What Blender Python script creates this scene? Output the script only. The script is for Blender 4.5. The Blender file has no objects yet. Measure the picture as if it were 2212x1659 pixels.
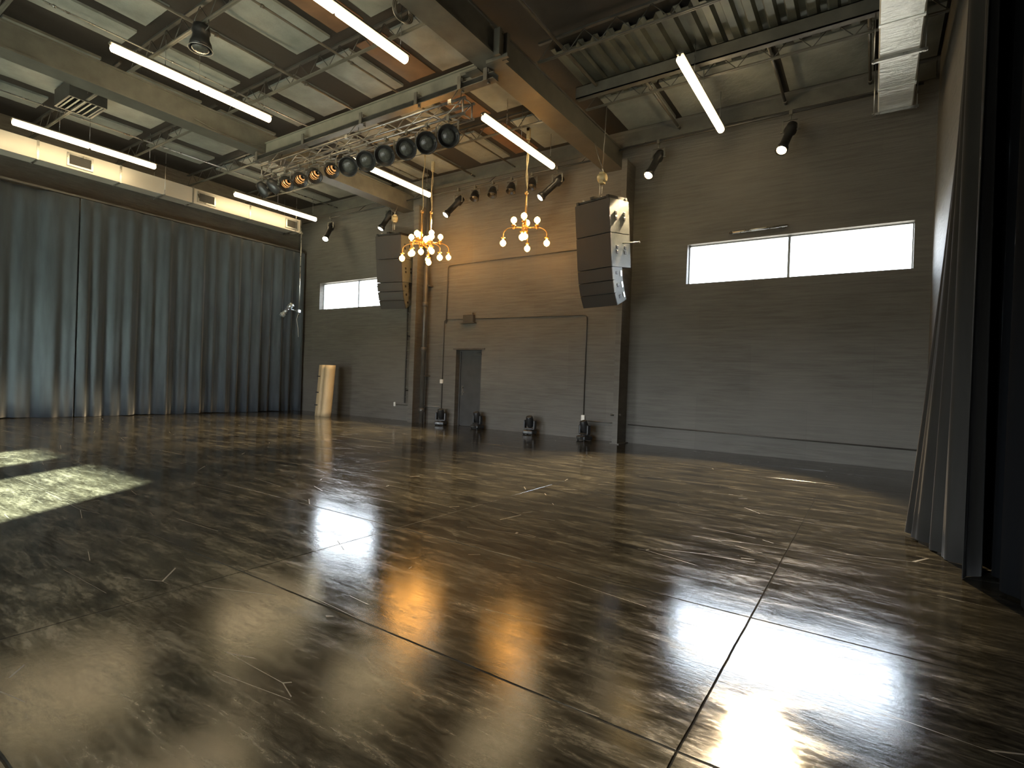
import bpy, math, random
from mathutils import Vector, Matrix

SC = bpy.context.scene
COL = SC.collection
random.seed(7)

# ---------------------------------------------------------------- camera
F_PX, W_PX = 1162.44, 2212.0
YAW, PIT, ROL = 0.59071, -0.0051081, -0.03633934
H_EYE = 1.45
fwd = Vector((-math.sin(YAW) * math.cos(PIT), math.cos(YAW) * math.cos(PIT), math.sin(PIT)))
right0 = Vector((math.cos(YAW), math.sin(YAW), 0))
down0 = fwd.cross(right0)
rgt = math.cos(ROL) * right0 + math.sin(ROL) * down0
dwn = -math.sin(ROL) * right0 + math.cos(ROL) * down0
cam_data = bpy.data.cameras.new('camera')
cam_data.sensor_width = 36.0
cam_data.lens = 36.0 * F_PX / W_PX
cam_data.clip_start = 0.05
cam_data.clip_end = 200
cam = bpy.data.objects.new('camera', cam_data)
COL.objects.link(cam)
m = Matrix.Identity(4)
for i in range(3):
    m[i][0] = rgt[i]; m[i][1] = -dwn[i]; m[i][2] = -fwd[i]
m[0][3], m[1][3], m[2][3] = 0, 0, H_EYE
cam.matrix_world = m
SC.camera = cam

# ---------------------------------------------------------------- sky, sun, exposure
world = bpy.data.worlds.new('sky')
SC.world = world
world.use_nodes = True
wn = world.node_tree.nodes['Background']
wn.inputs[0].default_value = (0.90, 0.96, 1.0, 1)
wn.inputs[1].default_value = 26.0
# brighter sky above the horizon, darker ground below it
_nt = world.node_tree
_tc = _nt.nodes.new('ShaderNodeTexCoord'); _sx = _nt.nodes.new('ShaderNodeSeparateXYZ'); _rp = _nt.nodes.new('ShaderNodeValToRGB')
_nt.links.new(_tc.outputs['Generated'], _sx.inputs[0]); _nt.links.new(_sx.outputs['Z'], _rp.inputs[0]); _nt.links.new(_rp.outputs[0], wn.inputs[0])
_rp.color_ramp.elements[0].position = 0.0; _rp.color_ramp.elements[0].color = (0.22, 0.21, 0.18, 1)
_rp.color_ramp.elements[1].position = 0.03; _rp.color_ramp.elements[1].color = (0.90, 0.96, 1.0, 1)
_e = _rp.color_ramp.elements.new(0.6); _e.color = (0.70, 0.84, 1.0, 1)

sun_d = bpy.data.lights.new('sun', 'SUN')
sun_d.energy = 220.0
sun_d.angle = math.radians(1.2)
sun_d.color = (0.88, 1.0, 0.80)
sun = bpy.data.objects.new('sun', sun_d)
COL.objects.link(sun)
sdir = Vector((-0.53, 0.85, -0.333)).normalized()
sun.rotation_euler = sdir.to_track_quat('-Z', 'Y').to_euler()
sun.location = (5, -12, 8)

def portal(name, loc, rot, sx, sy):
    d = bpy.data.lights.new(name, 'AREA')
    d.shape = 'RECTANGLE'; d.size = sx; d.size_y = sy
    d.cycles.is_portal = True
    o = bpy.data.objects.new(name, d)
    COL.objects.link(o); o.location = loc; o.rotation_euler = rot
portal('window_daylight', (-16.05, 13.32, 4.42), (math.radians(-90), 0, 0), 3.3, 1.0)
portal('window_daylight', (-1.62, 13.32, 4.42), (math.radians(-90), 0, 0), 4.4, 1.0)
portal('near_opening_daylight', (-4.5, -5.45, 1.65), (math.radians(90), 0, 0), 4.6, 3.3)
portal('near_opening_daylight', (-11.5, -5.45, 1.65), (math.radians(90), 0, 0), 2.3, 3.3)  # this second opening is added, out of view, for more daylight

SC.view_settings.view_transform = 'Standard'
SC.view_settings.look = 'None'
SC.view_settings.gamma = 1
SC.view_settings.use_curve_mapping = False
SC.view_settings.exposure = 0.5
SC.cycles.use_denoising = True
SC.cycles.max_bounces = 8
SC.cycles.diffuse_bounces = 4
SC.cycles.glossy_bounces = 4
SC.cycles.sample_clamp_indirect = 6.0
SC.cycles.caustics_reflective = True
SC.cycles.caustics_refractive = False

# ---------------------------------------------------------------- materials
class NT:
    def __init__(s, name):
        s.m = bpy.data.materials.new(name); s.m.use_nodes = True
        s.t = s.m.node_tree; s.n = s.t.nodes; s.l = s.t.links
        s.b = s.n['Principled BSDF']
    def node(s, typ, **kw):
        nd = s.n.new(typ)
        for k, v in kw.items():
            if k.startswith('_'):
                setattr(nd, k[1:], v)
        return nd
    def link(s, a, b): s.l.new(a, b)
    def math(s, op, a, b=None, clamp=False):
        nd = s.n.new('ShaderNodeMath'); nd.operation = op; nd.use_clamp = clamp
        for i, v in enumerate((a, b)):
            if v is None: continue
            if isinstance(v, (int, float)): nd.inputs[i].default_value = v
            else: s.l.new(v, nd.inputs[i])
        return nd.outputs[0]
    def coords(s, scale=(1, 1, 1)):
        tc = s.n.new('ShaderNodeTexCoord'); mp = s.n.new('ShaderNodeMapping')
        mp.inputs['Scale'].default_value = scale
        s.l.new(tc.outputs['Object'], mp.inputs[0])
        return mp.outputs[0]
    def noise(s, vec, scale, detail=4, rough=0.55, dist=0.0):
        nd = s.n.new('ShaderNodeTexNoise')
        nd.inputs['Scale'].default_value = scale
        nd.inputs['Detail'].default_value = detail
        nd.inputs['Roughness'].default_value = rough
        nd.inputs['Distortion'].default_value = dist
        s.l.new(vec, nd.inputs['Vector'])
        return nd.outputs['Fac']
    def ramp(s, fac, stops):
        nd = s.n.new('ShaderNodeValToRGB')
        e = nd.color_ramp.elements
        while len(e) < len(stops): e.new(0.5)
        for i, (p, c) in enumerate(stops):
            e[i].position = p
            e[i].color = (c, c, c, 1) if isinstance(c, (int, float)) else (*c, 1)
        s.l.new(fac, nd.inputs[0])
        return nd.outputs[0]
    def mix(s, fac, a, b):
        nd = s.n.new('ShaderNodeMix'); nd.data_type = 'RGBA'
        if isinstance(fac, (int, float)): nd.inputs[0].default_value = fac
        else: s.l.new(fac, nd.inputs[0])
        for i, v in ((6, a), (7, b)):
            if isinstance(v, tuple): nd.inputs[i].default_value = (*v, 1)
            else: s.l.new(v, nd.inputs[i])
        return nd.outputs[2]
    def bump(s, h, strength, dist=0.01, prev=None):
        nd = s.n.new('ShaderNodeBump')
        nd.inputs['Strength'].default_value = strength
        nd.inputs['Distance'].default_value = dist
        s.l.new(h, nd.inputs['Height'])
        if prev is not None: s.l.new(prev, nd.inputs['Normal'])
        return nd.outputs[0]

def simple(name, col, rough=0.5, metal=0.0, var=0.25, scale=8.0, bump=0.0, spec=None, bscale=None):
    t = NT(name)
    v = t.coords()
    n = t.noise(v, scale, 5)
    lo = tuple(c * (1 - var) for c in col); hi = tuple(min(1, c * (1 + var)) for c in col)
    c = t.ramp(n, [(0.3, lo), (0.7, hi)])
    t.link(c, t.b.inputs['Base Color'])
    r = t.ramp(n, [(0.3, max(0.02, rough - 0.06)), (0.7, min(1, rough + 0.06))])
    t.link(r, t.b.inputs['Roughness'])
    t.b.inputs['Metallic'].default_value = metal
    if spec is not None: t.b.inputs['Specular IOR Level'].default_value = spec
    if bump:
        nb = t.noise(v, bscale or scale * 4, 5)
        t.link(t.bump(nb, bump, 0.02), t.b.inputs['Normal'])
    return t.m

def emit(name, col, strength):
    t = NT(name)
    t.b.inputs['Base Color'].default_value = (0.8, 0.8, 0.8, 1)
    t.b.inputs['Emission Color'].default_value = (*col, 1)
    t.b.inputs['Emission Strength'].default_value = strength
    return t.m

M = {}
M['steel'] = simple('painted_steel', (0.105, 0.10, 0.082), 0.45, 0, 0.25, 3, 0.1, bscale=30)
M['palesteel'] = simple('pale_painted_steel', (0.20, 0.19, 0.15), 0.45, 0, 0.2, 3, 0.1, bscale=30)
M['darksteel'] = simple('dark_painted_steel', (0.05, 0.048, 0.042), 0.45, 0, 0.3, 3, 0.1, bscale=30)
M['pipe'] = simple('grey_pipe', (0.14, 0.13, 0.11), 0.35, 0.3, 0.3, 5)
M['galv'] = simple('galvanised_metal', (0.42, 0.42, 0.40), 0.3, 0.9, 0.2, 6)
M['alu'] = simple('truss_aluminium', (0.38, 0.36, 0.33), 0.32, 0.85, 0.2, 10)
M['black'] = simple('black_fixture_paint', (0.022, 0.022, 0.022), 0.38, 0.1, 0.3, 12)
M['grille'] = simple('speaker_grille', (0.035, 0.031, 0.028), 0.6, 0, 0.15, 60, 0.35, bscale=260)
M['cabinet'] = simple('speaker_side_paint', (0.16, 0.17, 0.155), 0.5, 0, 0.12, 20, 0.2, bscale=120)
M['brass'] = simple('aged_brass', (0.62, 0.40, 0.16), 0.35, 0.8, 0.2, 12)
M['rope'] = simple('pale_rope', (0.42, 0.34, 0.2), 0.8, 0, 0.2, 30)
M['white'] = simple('white_plastic', (0.75, 0.72, 0.64), 0.4, 0, 0.1, 10)
M['kraft'] = simple('tan_board', (0.50, 0.38, 0.22), 0.55, 0, 0.10, 3)
M['strap'] = simple('black_strap', (0.01, 0.01, 0.01), 0.6)
M['conduit'] = simple('painted_conduit', (0.075, 0.068, 0.058), 0.4, 0.1, 0.2, 5)
M['door'] = simple('charcoal_door_paint', (0.050, 0.050, 0.048), 0.45, 0, 0.15, 4, 0.1)
M['lens'] = simple('fixture_lens', (0.07, 0.07, 0.062), 0.08, 0.0, 0.3, 15, 0.3, bscale=30)
M['reflector'] = simple('lamp_reflector', (0.55, 0.5, 0.45), 0.2, 0.95, 0.3, 15)
M['hoist'] = simple('hoist_yellow_paint', (0.45, 0.38, 0.22), 0.4, 0.2, 0.15, 10)
M['frame'] = simple('window_frame', (0.30, 0.32, 0.32), 0.4, 0.4, 0.2, 6)
M['osb'] = simple('brown_panel', (0.16, 0.085, 0.045), 0.6, 0, 0.25, 3)
M['chrome'] = simple('silver_fixture', (0.55, 0.62, 0.66), 0.25, 0.7, 0.15, 10)
M['tube'] = emit('lit_fluorescent_tube', (1.0, 0.76, 0.42), 11.0)
M['bulb'] = emit('lit_filament_bulb', (1.0, 0.45, 0.09), 23.0)
M['spot'] = emit('lit_spot_lens', (1.0, 0.88, 0.62), 40.0)
M['spotwarm'] = emit('lit_warm_spot_lens', (1.0, 0.66, 0.28), 40.0)

# glass
t = NT('window_glass')
t.b.inputs['Base Color'].default_value = (1, 1, 1, 1)
t.b.inputs['Roughness'].default_value = 0.0
t.b.inputs['Transmission Weight'].default_value = 1.0
t.b.inputs['IOR'].default_value = 1.01
M['glass'] = t.m

# floor: sealed, scuffed black concrete with control joints
t = NT('sealed_concrete')
v = t.coords()
vs = t.coords((0.45, 1.9, 1.0))
big = t.noise(vs, 0.9, 6, 0.6, 0.4)
mid0 = t.noise(vs, 3.2, 10, 0.74, 0.35)
speck = t.noise(t.coords((0.55, 1.5, 1.0)), 22.0, 9, 0.8, 0.2)
mid = t.math('ADD', t.math('MULTIPLY', mid0, 0.62), t.math('MULTIPLY', speck, 0.38))
fine = t.noise(v, 38.0, 5, 0.6)
streak = t.noise(t.coords((0.7, 7.0, 1.0)), 6.0, 6, 0.65, 0.5)
col = t.ramp(mid, [(0.44, (0.007, 0.006, 0.004)), (0.52, (0.028, 0.025, 0.018)), (0.62, (0.095, 0.086, 0.063))])
col2 = t.mix(t.ramp(big, [(0.42, 0.0), (0.66, 0.6)]), col, (0.030, 0.027, 0.018))
col3 = t.mix(t.ramp(streak, [(0.54, 0.0), (0.70, 0.35)]), col2, (0.12, 0.11, 0.088))
sx = t.n.new('ShaderNodeSeparateXYZ'); t.link(v, sx.inputs[0])
wob = t.math('MULTIPLY', t.math('SUBTRACT', t.noise(v, 3.0, 4), 0.5), 0.010)
def joint(axis, x0, p, w):
    a = t.math('ADD', sx.outputs[axis], wob)
    q = t.math('ADD', t.math('DIVIDE', t.math('SUBTRACT', a, x0), p), 100.5)
    q = t.math('ABSOLUTE', t.math('SUBTRACT', t.math('FRACT', q), 0.5))
    q = t.math('MULTIPLY', q, p)
    return t.math('SUBTRACT', 1.0, t.math('DIVIDE', q, w), True)
jt = t.math('MAXIMUM', joint('X', -0.6, 3.15, 0.006), joint('Y', 2.17, 1.55, 0.008))
# scratches
def scratch(rot, sc, thr, seed):
    tc = t.n.new('ShaderNodeTexCoord'); mp = t.n.new('ShaderNodeMapping')
    mp.inputs['Rotation'].default_value = (0, 0, rot)
    mp.inputs['Scale'].default_value = (0.35, 1.6, 1)
    mp.inputs['Location'].default_value = (seed, seed * 2, 0)
    t.link(tc.outputs['Object'], mp.inputs[0])
    dn = t.n.new('ShaderNodeTexVoronoi'); dn.feature = 'DISTANCE_TO_EDGE'
    dn.inputs['Scale'].default_value = sc
    t.link(mp.outputs[0], dn.inputs['Vector'])
    e = t.math('LESS_THAN', dn.outputs['Distance'], thr)
    gate = t.math('GREATER_THAN', t.noise(mp.outputs[0], 1.7, 2), 0.60)
    return t.math('MULTIPLY', e, gate)
scr = t.math('MAXIMUM', scratch(0.5, 0.9, 0.0022, 3.0), scratch(-0.7, 0.8, 0.0022, 8.0))
scr = t.math('MAXIMUM', scr, scratch(1.4, 1.1, 0.002, 15.0))
col4 = t.mix(t.math('MULTIPLY', scr, 0.35), col3, (0.24, 0.22, 0.19))
col5 = t.mix(t.math('MULTIPLY', jt, 0.5), col4, (0.012, 0.011, 0.010))
t.link(col5, t.b.inputs['Base Color'])
rr = t.ramp(mid, [(0.42, 0.07), (0.50, 0.12), (0.60, 0.23)])
rr2 = t.math('ADD', rr, t.math('MULTIPLY', scr, 0.25))
t.link(rr2, t.b.inputs['Roughness'])
t.b.inputs['Specular IOR Level'].default_value = 1.0
b1 = t.bump(fine, 0.10, 0.002)
b2 = t.bump(mid, 0.10, 0.006, b1)
b3 = t.bump(streak, 0.08, 0.003, b2)
b4 = t.bump(t.math('SUBTRACT', 1.0, jt), 0.6, 0.01, b3)
t.link(b4, t.b.inputs['Normal'])
M['floor'] = t.m

# board-formed painted wall
t = NT('charcoal_wall')
v = t.coords()
lay = t.noise(t.coords((0.35, 1, 5.5)), 3.0, 6, 0.65, 0.3)
patch = t.noise(t.coords((0.5, 1, 0.8)), 0.8, 4, 0.5)
fine = t.noise(v, 30, 4)
c = t.ramp(lay, [(0.36, (0.088, 0.080, 0.067)), (0.64, (0.135, 0.125, 0.106))])
c2 = t.mix(t.ramp(patch, [(0.42, 0.0), (0.62, 0.55)]), c, (0.150, 0.139, 0.120))
bk = t.n.new('ShaderNodeTexBrick')
bk.inputs['Scale'].default_value = 1.0
bk.inputs['Brick Width'].default_value = 2.3; bk.inputs['Row Height'].default_value = 1.25
bk.inputs['Mortar Size'].default_value = 0.006
bk.inputs['Color1'].default_value = (1, 1, 1, 1); bk.inputs['Color2'].default_value = (0.85, 0.85, 0.85, 1)
bk.inputs['Mortar'].default_value = (0.85, 0.85, 0.85, 1)
tc = t.n.new('ShaderNodeTexCoord'); sp = t.n.new('ShaderNodeSeparateXYZ'); cb = t.n.new('ShaderNodeCombineXYZ')
t.link(tc.outputs['Object'], sp.inputs[0]); t.link(sp.outputs['X'], cb.inputs[0]); t.link(sp.outputs['Z'], cb.inputs[1])
t.link(cb.outputs[0], bk.inputs['Vector'])
mm = t.n.new('ShaderNodeMix'); mm.data_type = 'RGBA'; mm.blend_type = 'MULTIPLY'; mm.inputs[0].default_value = 0.8
t.link(c2, mm.inputs[6]); t.link(bk.outputs['Color'], mm.inputs[7])
t.link(mm.outputs[2], t.b.inputs['Base Color'])
t.b.inputs['Roughness'].default_value = 0.62
b1 = t.bump(lay, 0.5, 0.025)
b2 = t.bump(fine, 0.3, 0.006, b1)
t.link(b2, t.b.inputs['Normal'])
M['wall'] = t.m

# curtains
def fabric(name, col, rough=0.85, sheen=0.3):
    t = NT(name)
    v = t.coords()
    n = t.noise(t.coords((1, 1, 0.15)), 5, 4)
    w = t.noise(v, 220, 2)
    t.link(t.ramp(n, [(0.3, tuple(x * 0.8 for x in col)), (0.7, tuple(x * 1.2 for x in col))]), t.b.inputs['Base Color'])
    t.b.inputs['Roughness'].default_value = rough
    t.b.inputs['Sheen Weight'].default_value = sheen
    t.b.inputs['Specular IOR Level'].default_value = 0.12
    t.b.inputs['Sheen Roughness'].default_value = 0.4
    t.link(t.bump(w, 0.25, 0.003), t.b.inputs['Normal'])
    return t.m
M['curtain'] = fabric('charcoal_drape', (0.046, 0.056, 0.066), 0.8, 0.4)
M['curtain_r'] = fabric('grey_black_drape', (0.020, 0.019, 0.017), 0.8, 0.1)
M['dark_gap'] = fabric('dark_opening_sheet', (0.0015, 0.002, 0.0028), 0.95, 0.0)  # near-black colour stands in for the unlit space beyond the side opening

# ceiling
M['deck'] = simple('roof_deck', (0.022, 0.018, 0.014), 0.8, 0, 0.4, 0.6, 0.2, bscale=12)
t = NT('insulation_facing')
v = t.coords()
n = t.noise(v, 2.2, 5); n2 = t.noise(v, 18, 5)
c = t.ramp(n, [(0.3, (0.17, 0.182, 0.168)), (0.7, (0.26, 0.275, 0.255))])
t.link(c, t.b.inputs['Base Color']); t.b.inputs['Roughness'].default_value = 0.5
t.link(t.bump(n2, 0.35, 0.01, t.bump(n, 0.5, 0.06)), t.b.inputs['Normal'])
M['batt'] = t.m
M['corr'] = simple('corrugated_sheet', (0.10, 0.105, 0.085), 0.45, 0.3, 0.5, 1.4)
t = NT('foil_duct_wrap')
v = t.coords()
n = t.noise(v, 7, 6, 0.6, 0.6); n2 = t.noise(t.coords((1, 6, 1)), 3, 5)
t.link(t.ramp(n, [(0.3, (0.78, 0.81, 0.79)), (0.7, (0.9, 0.92, 0.88))]), t.b.inputs['Base Color'])
t.b.inputs['Metallic'].default_value = 0.25
t.b.inputs['Roughness'].default_value = 0.3
t.link(t.bump(n2, 0.5, 0.02, t.bump(n, 0.35, 0.015)), t.b.inputs['Normal'])
M['foil'] = t.m
t = NT('galvanised_duct')
v = t.coords()
n = t.noise(t.coords((1, 0.5, 1)), 1.2, 4)
t.link(t.ramp(n, [(0.3, (0.55, 0.53, 0.48)), (0.7, (0.68, 0.66, 0.60))]), t.b.inputs['Base Color'])
t.b.inputs['Metallic'].default_value = 0.35
t.b.inputs['Roughness'].default_value = 0.4
M['duct'] = t.m

# ---------------------------------------------------------------- mesh builder
class MB:
    def __init__(s): s.v = []; s.f = []; s.sm = []; s.M = Matrix.Identity(4)
    def add(s, vs, fs, smooth=False):
        o = len(s.v)
        s.v += [tuple(s.M @ Vector(p)) for p in vs]
        s.f += [tuple(i + o for i in f) for f in fs]
        s.sm += [smooth] * len(fs)
        return s
    def box(s, a, b):
        x0, y0, z0 = a; x1, y1, z1 = b
        vs = [(x0, y0, z0), (x1, y0, z0), (x1, y1, z0), (x0, y1, z0), (x0, y0, z1), (x1, y0, z1), (x1, y1, z1), (x0, y1, z1)]
        return s.add(vs, [(0, 3, 2, 1), (4, 5, 6, 7), (0, 1, 5, 4), (1, 2, 6, 5), (2, 3, 7, 6), (3, 0, 4, 7)])
    def bbox(s, a, b, r=0.01):
        """box with chamfered vertical and horizontal edges"""
        x0, y0, z0 = a; x1, y1, z1 = b
        def ring(z, q):
            return [(x0 + q + r, y0 + q, z), (x1 - q - r, y0 + q, z), (x1 - q, y0 + q + r, z), (x1 - q, y1 - q - r, z),
                    (x1 - q - r, y1 - q, z), (x0 + q + r, y1 - q, z), (x0 + q, y1 - q - r, z), (x0 + q, y0 + q + r, z)]
        rs = ring(z0, r) + ring(z0 + r, 0) + ring(z1 - r, 0) + ring(z1, r)
        fs = [tuple(range(7, -1, -1)), tuple(range(24, 32))]
        for k in range(3):
            for i in range(8):
                j = (i + 1) % 8
                fs.append((k * 8 + i, k * 8 + j, k * 8 + 8 + j, k * 8 + 8 + i))
        return s.add(rs, fs)
    def frame(s, p0, p1):
        p0 = Vector(p0); p1 = Vector(p1); d = (p1 - p0)
        L = d.length; d.normalize()
        a = Vector((0, 0, 1)) if abs(d.z) < 0.9 else Vector((1, 0, 0))
        u = d.cross(a).normalized(); w = d.cross(u)
        return p0, d, u, w, L
    def lathe(s, p0, p1, prof, n=16):
        """prof: list of (t along axis in metres, radius)"""
        p0, d, u, w, L = s.frame(p0, p1)
        vs = []; fs = []
        for (tt, r) in prof:
            for i in range(n):
                a = 2 * math.pi * i / n
                vs.append(tuple(p0 + d * tt + (u * math.cos(a) + w * math.sin(a)) * r))
        for k in range(len(prof) - 1):
            for i in range(n):
                j = (i + 1) % n
                fs.append((k * n + i, k * n + j, (k + 1) * n + j, (k + 1) * n + i))
        s.add(vs, fs, True)
        e = [tuple(range(n - 1, -1, -1)), tuple(range((len(prof) - 1) * n, len(prof) * n))]
        o = len(s.v) - len(vs)
        for f in e:
            s.f.append(tuple(i + o for i in f)); s.sm.append(False)
        return s
    def tube(s, p0, p1, r, n=10):
        L = (Vector(p1) - Vector(p0)).length
        return s.lathe(p0, p1, [(0, r), (L, r)], n)
    def poly(s, pts, r, n=8):
        P = [Vector(p) for p in pts]
        vs = []; fs = []
        up = None
        for k, p in enumerate(P):
            d = (P[min(k + 1, len(P) - 1)] - P[max(k - 1, 0)]).normalized()
            if up is None:
                a = Vector((0, 0, 1)) if abs(d.z) < 0.9 else Vector((1, 0, 0))
                up = d.cross(a).normalized()
            up = (up - d * up.dot(d)).normalized()
            w = d.cross(up)
            for i in range(n):
                a = 2 * math.pi * i / n
                vs.append(tuple(p + (up * math.cos(a) + w * math.sin(a)) * r))
        for k in range(len(P) - 1):
            for i in range(n):
                j = (i + 1) % n
                fs.append((k * n + i, k * n + j, (k + 1) * n + j, (k + 1) * n + i))
        fs.append(tuple(range(n - 1, -1, -1))); fs.append(tuple(range((len(P) - 1) * n, len(P) * n)))
        return s.add(vs, fs, True)
    def bar(s, p0, p1, w, h):
        """rectangular bar between two points; w horizontal-ish, h other"""
        p0, d, u, q, L = s.frame(p0, p1)
        vs = []
        for p in (p0, p0 + d * L):
            for a, b in ((-1, -1), (1, -1), (1, 1), (-1, 1)):
                vs.append(tuple(p + u * a * w / 2 + q * b * h / 2))
        return s.add(vs, [(3, 2, 1, 0), (4, 5, 6, 7), (0, 1, 5, 4), (1, 2, 6, 5), (2, 3, 7, 6), (3, 0, 4, 7)])
    def ball(s, c, r, n=12, m_=8, sz=1.0):
        pr = []
        for k in range(m_ + 1):
            a = math.pi * k / m_
            pr.append((r * sz * (1 - math.cos(a)), max(0.0008, r * math.sin(a))))
        c = Vector(c)
        return s.lathe(c - Vector((0, 0, r * sz)), c + Vector((0, 0, r * sz)), pr, n)
    def build(s, name, mat, parent=None):
        me = bpy.data.meshes.new(name)
        me.from_pydata(s.v, [], s.f)
        me.polygons.foreach_set('use_smooth', s.sm)
        me.materials.append(mat)
        me.update()
        o = bpy.data.objects.new(name, me)
        COL.objects.link(o)
        if parent: o.parent = parent
        return o

def tag(o, label, cat, group=None, kind=None):
    o['label'] = label; o['category'] = cat
    if group: o['group'] = group
    if kind: o['kind'] = kind
    return o
def thing(name, label, cat, loc=(0, 0, 0), rot=(0, 0, 0), group=None):
    o = bpy.data.objects.new(name, None); COL.objects.link(o)
    o.location = loc; o.rotation_euler = rot; o.empty_display_size = 0.1
    return tag(o, label, cat, group)
def struct(o):
    o['kind'] = 'structure'; return o
def copy_tree(o, parent=None):
    c = o.copy(); COL.objects.link(c)
    if parent: c.parent = parent
    for ch in list(o.children): copy_tree(ch, c)
    return c

YW = 13.0     # room side of the far wall
YB = 13.3     # outer side of it
XL, XR = -19.2, 0.86
ZD = 7.98     # roof deck

# ---------------------------------------------------------------- shell
b = MB(); b.box((XL, -5.2, -0.2), (3.0, YB, 0.0)); struct(b.build('floor', M['floor']))

W1 = (-17.75, -14.0, 3.93, 4.93)
W2 = (-3.80, 0.57, 3.93, 4.87)
DR = (-10.86, -9.86, 0.0, 2.37)
b = MB()
xs = [XL - 0.3, W1[0], W1[1], DR[0], DR[1], W2[0], W2[1], 1.2]
b.box((xs[0], YW, 0), (xs[1], YB, 8.3))
b.box((xs[1], YW, 0), (xs[2], YB, W1[2])); b.box((xs[1], YW, W1[3]), (xs[2], YB, 8.3))
b.box((xs[2], YW, 0), (xs[3], YB, 8.3))
b.box((xs[3], YW, DR[3]), (xs[4], YB, 8.3)); b.box((xs[3], YB - 0.04, 0), (xs[4], YB + 0.02, DR[3]))
b.box((xs[4], YW, 0), (xs[5], YB, 8.3))
b.box((xs[5], YW, 0), (xs[6], YB, W2[2])); b.box((xs[5], YW, W2[3]), (xs[6], YB, 8.3))
b.box((xs[6], YW, 0), (xs[7], YB, 8.3))
struct(b.build('wall_far', M['wall']))
b = MB(); b.box((XL - 0.3, -5.4, 0), (XL, YW, 8.3)); struct(b.build('wall_left', M['wall']))
b = MB(); b.box((XR, 7.1, 0), (XR + 0.25, YW, 8.3)); b.box((XR + 0.25, 7.1, 0), (2.6, 7.35, 8.3)); b.box((2.6, -5.4, 0), (2.8, 7.35, 8.3))
struct(b.build('wall_right', M['wall']))
# wall behind the camera with the glazed entrance the sun comes through
b = MB()
ox = [XL, -6.74, -5.26, -4.38, -2.28, 2.6]
b.box((ox[0], -5.4, 0), (-12.6, -5.2, 8.3)); b.box((-12.6, -5.4, 3.27), (-10.4, -5.2, 8.3)); b.box((-10.4, -5.4, 0), (ox[1], -5.2, 8.3)); b.box((ox[2], -5.4, 0), (ox[3], -5.2, 3.27)); b.box((ox[4], -5.4, 0), (ox[5], -5.2, 8.3))  # leftmost opening is an unseen addition that lets in more daylight
b.box((ox[1], -5.4, 3.27), (ox[4], -5.2, 8.3))
struct(b.build('wall_near', M['wall']))

# a painted kerb along the foot of the far wall
b = MB(); b.box((-5.15, YW - 0.035, 0), (XR, YW, 0.20)); struct(b.build('baseboard_far', M['wall']))

# windows
def window(n, r, mull, label_name):
    x0, x1, z0, z1 = r
    b = MB(); q = 0.02; ya, yb = YB - 0.12, YB - 0.05
    b.box((x0, ya, z0), (x1, yb, z0 + q)); b.box((x0, ya, z1 - q), (x1, yb, z1))
    b.box((x0, ya, z0 + q), (x0 + q, yb, z1 - q)); b.box((x1 - q, ya, z0 + q), (x1, yb, z1 - q))
    w = struct(b.build('window_%d' % n, M['frame']))
    ed = [x0 + q] + mull + [x1 - q]
    for mx in mull:
        MB().box((mx - 0.025, ya - 0.01, z0 + q), (mx + 0.025, yb, z1 - q)).build('mullion', M['frame'], w)
    for i in range(len(ed) - 1):
        MB().box((ed[i] + (0.03 if i else 0), YB - 0.09, z0 + q), (ed[i + 1] - (0.03 if i < len(ed) - 2 else 0), YB - 0.082, z1 - q)).build('pane', M['glass'], w)
    return w
window(1, W1, [-15.72], '')
window(2, W2, [-1.63], '')

# door in its deep reveal
x0, x1, z0, z1 = DR
b = MB(); b.box((x0 + 0.05, YB - 0.09, 0.01), (x1 - 0.05, YB - 0.045, z1 - 0.05))
door = struct(b.build('door_1', M['door']))
b = MB(); b.box((x0, YB - 0.12, 0), (x0 + 0.05, YB - 0.04, z1)); b.box((x1 - 0.05, YB - 0.12, 0), (x1, YB - 0.04, z1)); b.box((x0 + 0.05, YB - 0.12, z1 - 0.05), (x1 - 0.05, YB - 0.04, z1))
b.build('door_frame', M['door'], door)
b = MB(); hx = x0 + 0.14
b.box((hx - 0.03, YB - 0.10, 0.95), (hx + 0.03, YB - 0.09, 1.25)); b.tube((hx, YB - 0.10, 1.05), (hx, YB - 0.16, 1.05), 0.012); b.tube((hx, YB - 0.155, 1.05), (hx + 0.14, YB - 0.155, 1.05), 0.012)
b.lathe((hx, YB - 0.10, 1.2), (hx, YB - 0.13, 1.2), [(0, 0.03), (0.03, 0.025)], 12)
b.build('door_handle', M['pipe'], door)
b = MB(); b.box((x1 - 0.40, YB - 0.16, z1 - 0.16), (x1 - 0.12, YB - 0.09, z1 - 0.10)); b.bar((x1 - 0.3, YB - 0.14, z1 - 0.09), (x1 - 0.12, YB - 0.2, z1 - 0.07), 0.02, 0.01)
b.build('door_closer', M['darksteel'], door)
b = MB(); b.box((x0 - 0.12, YW - 0.02, z1), (x1 + 0.12, YW, z1 + 0.05)); struct(b.build('trim_1', M['conduit']))

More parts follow.
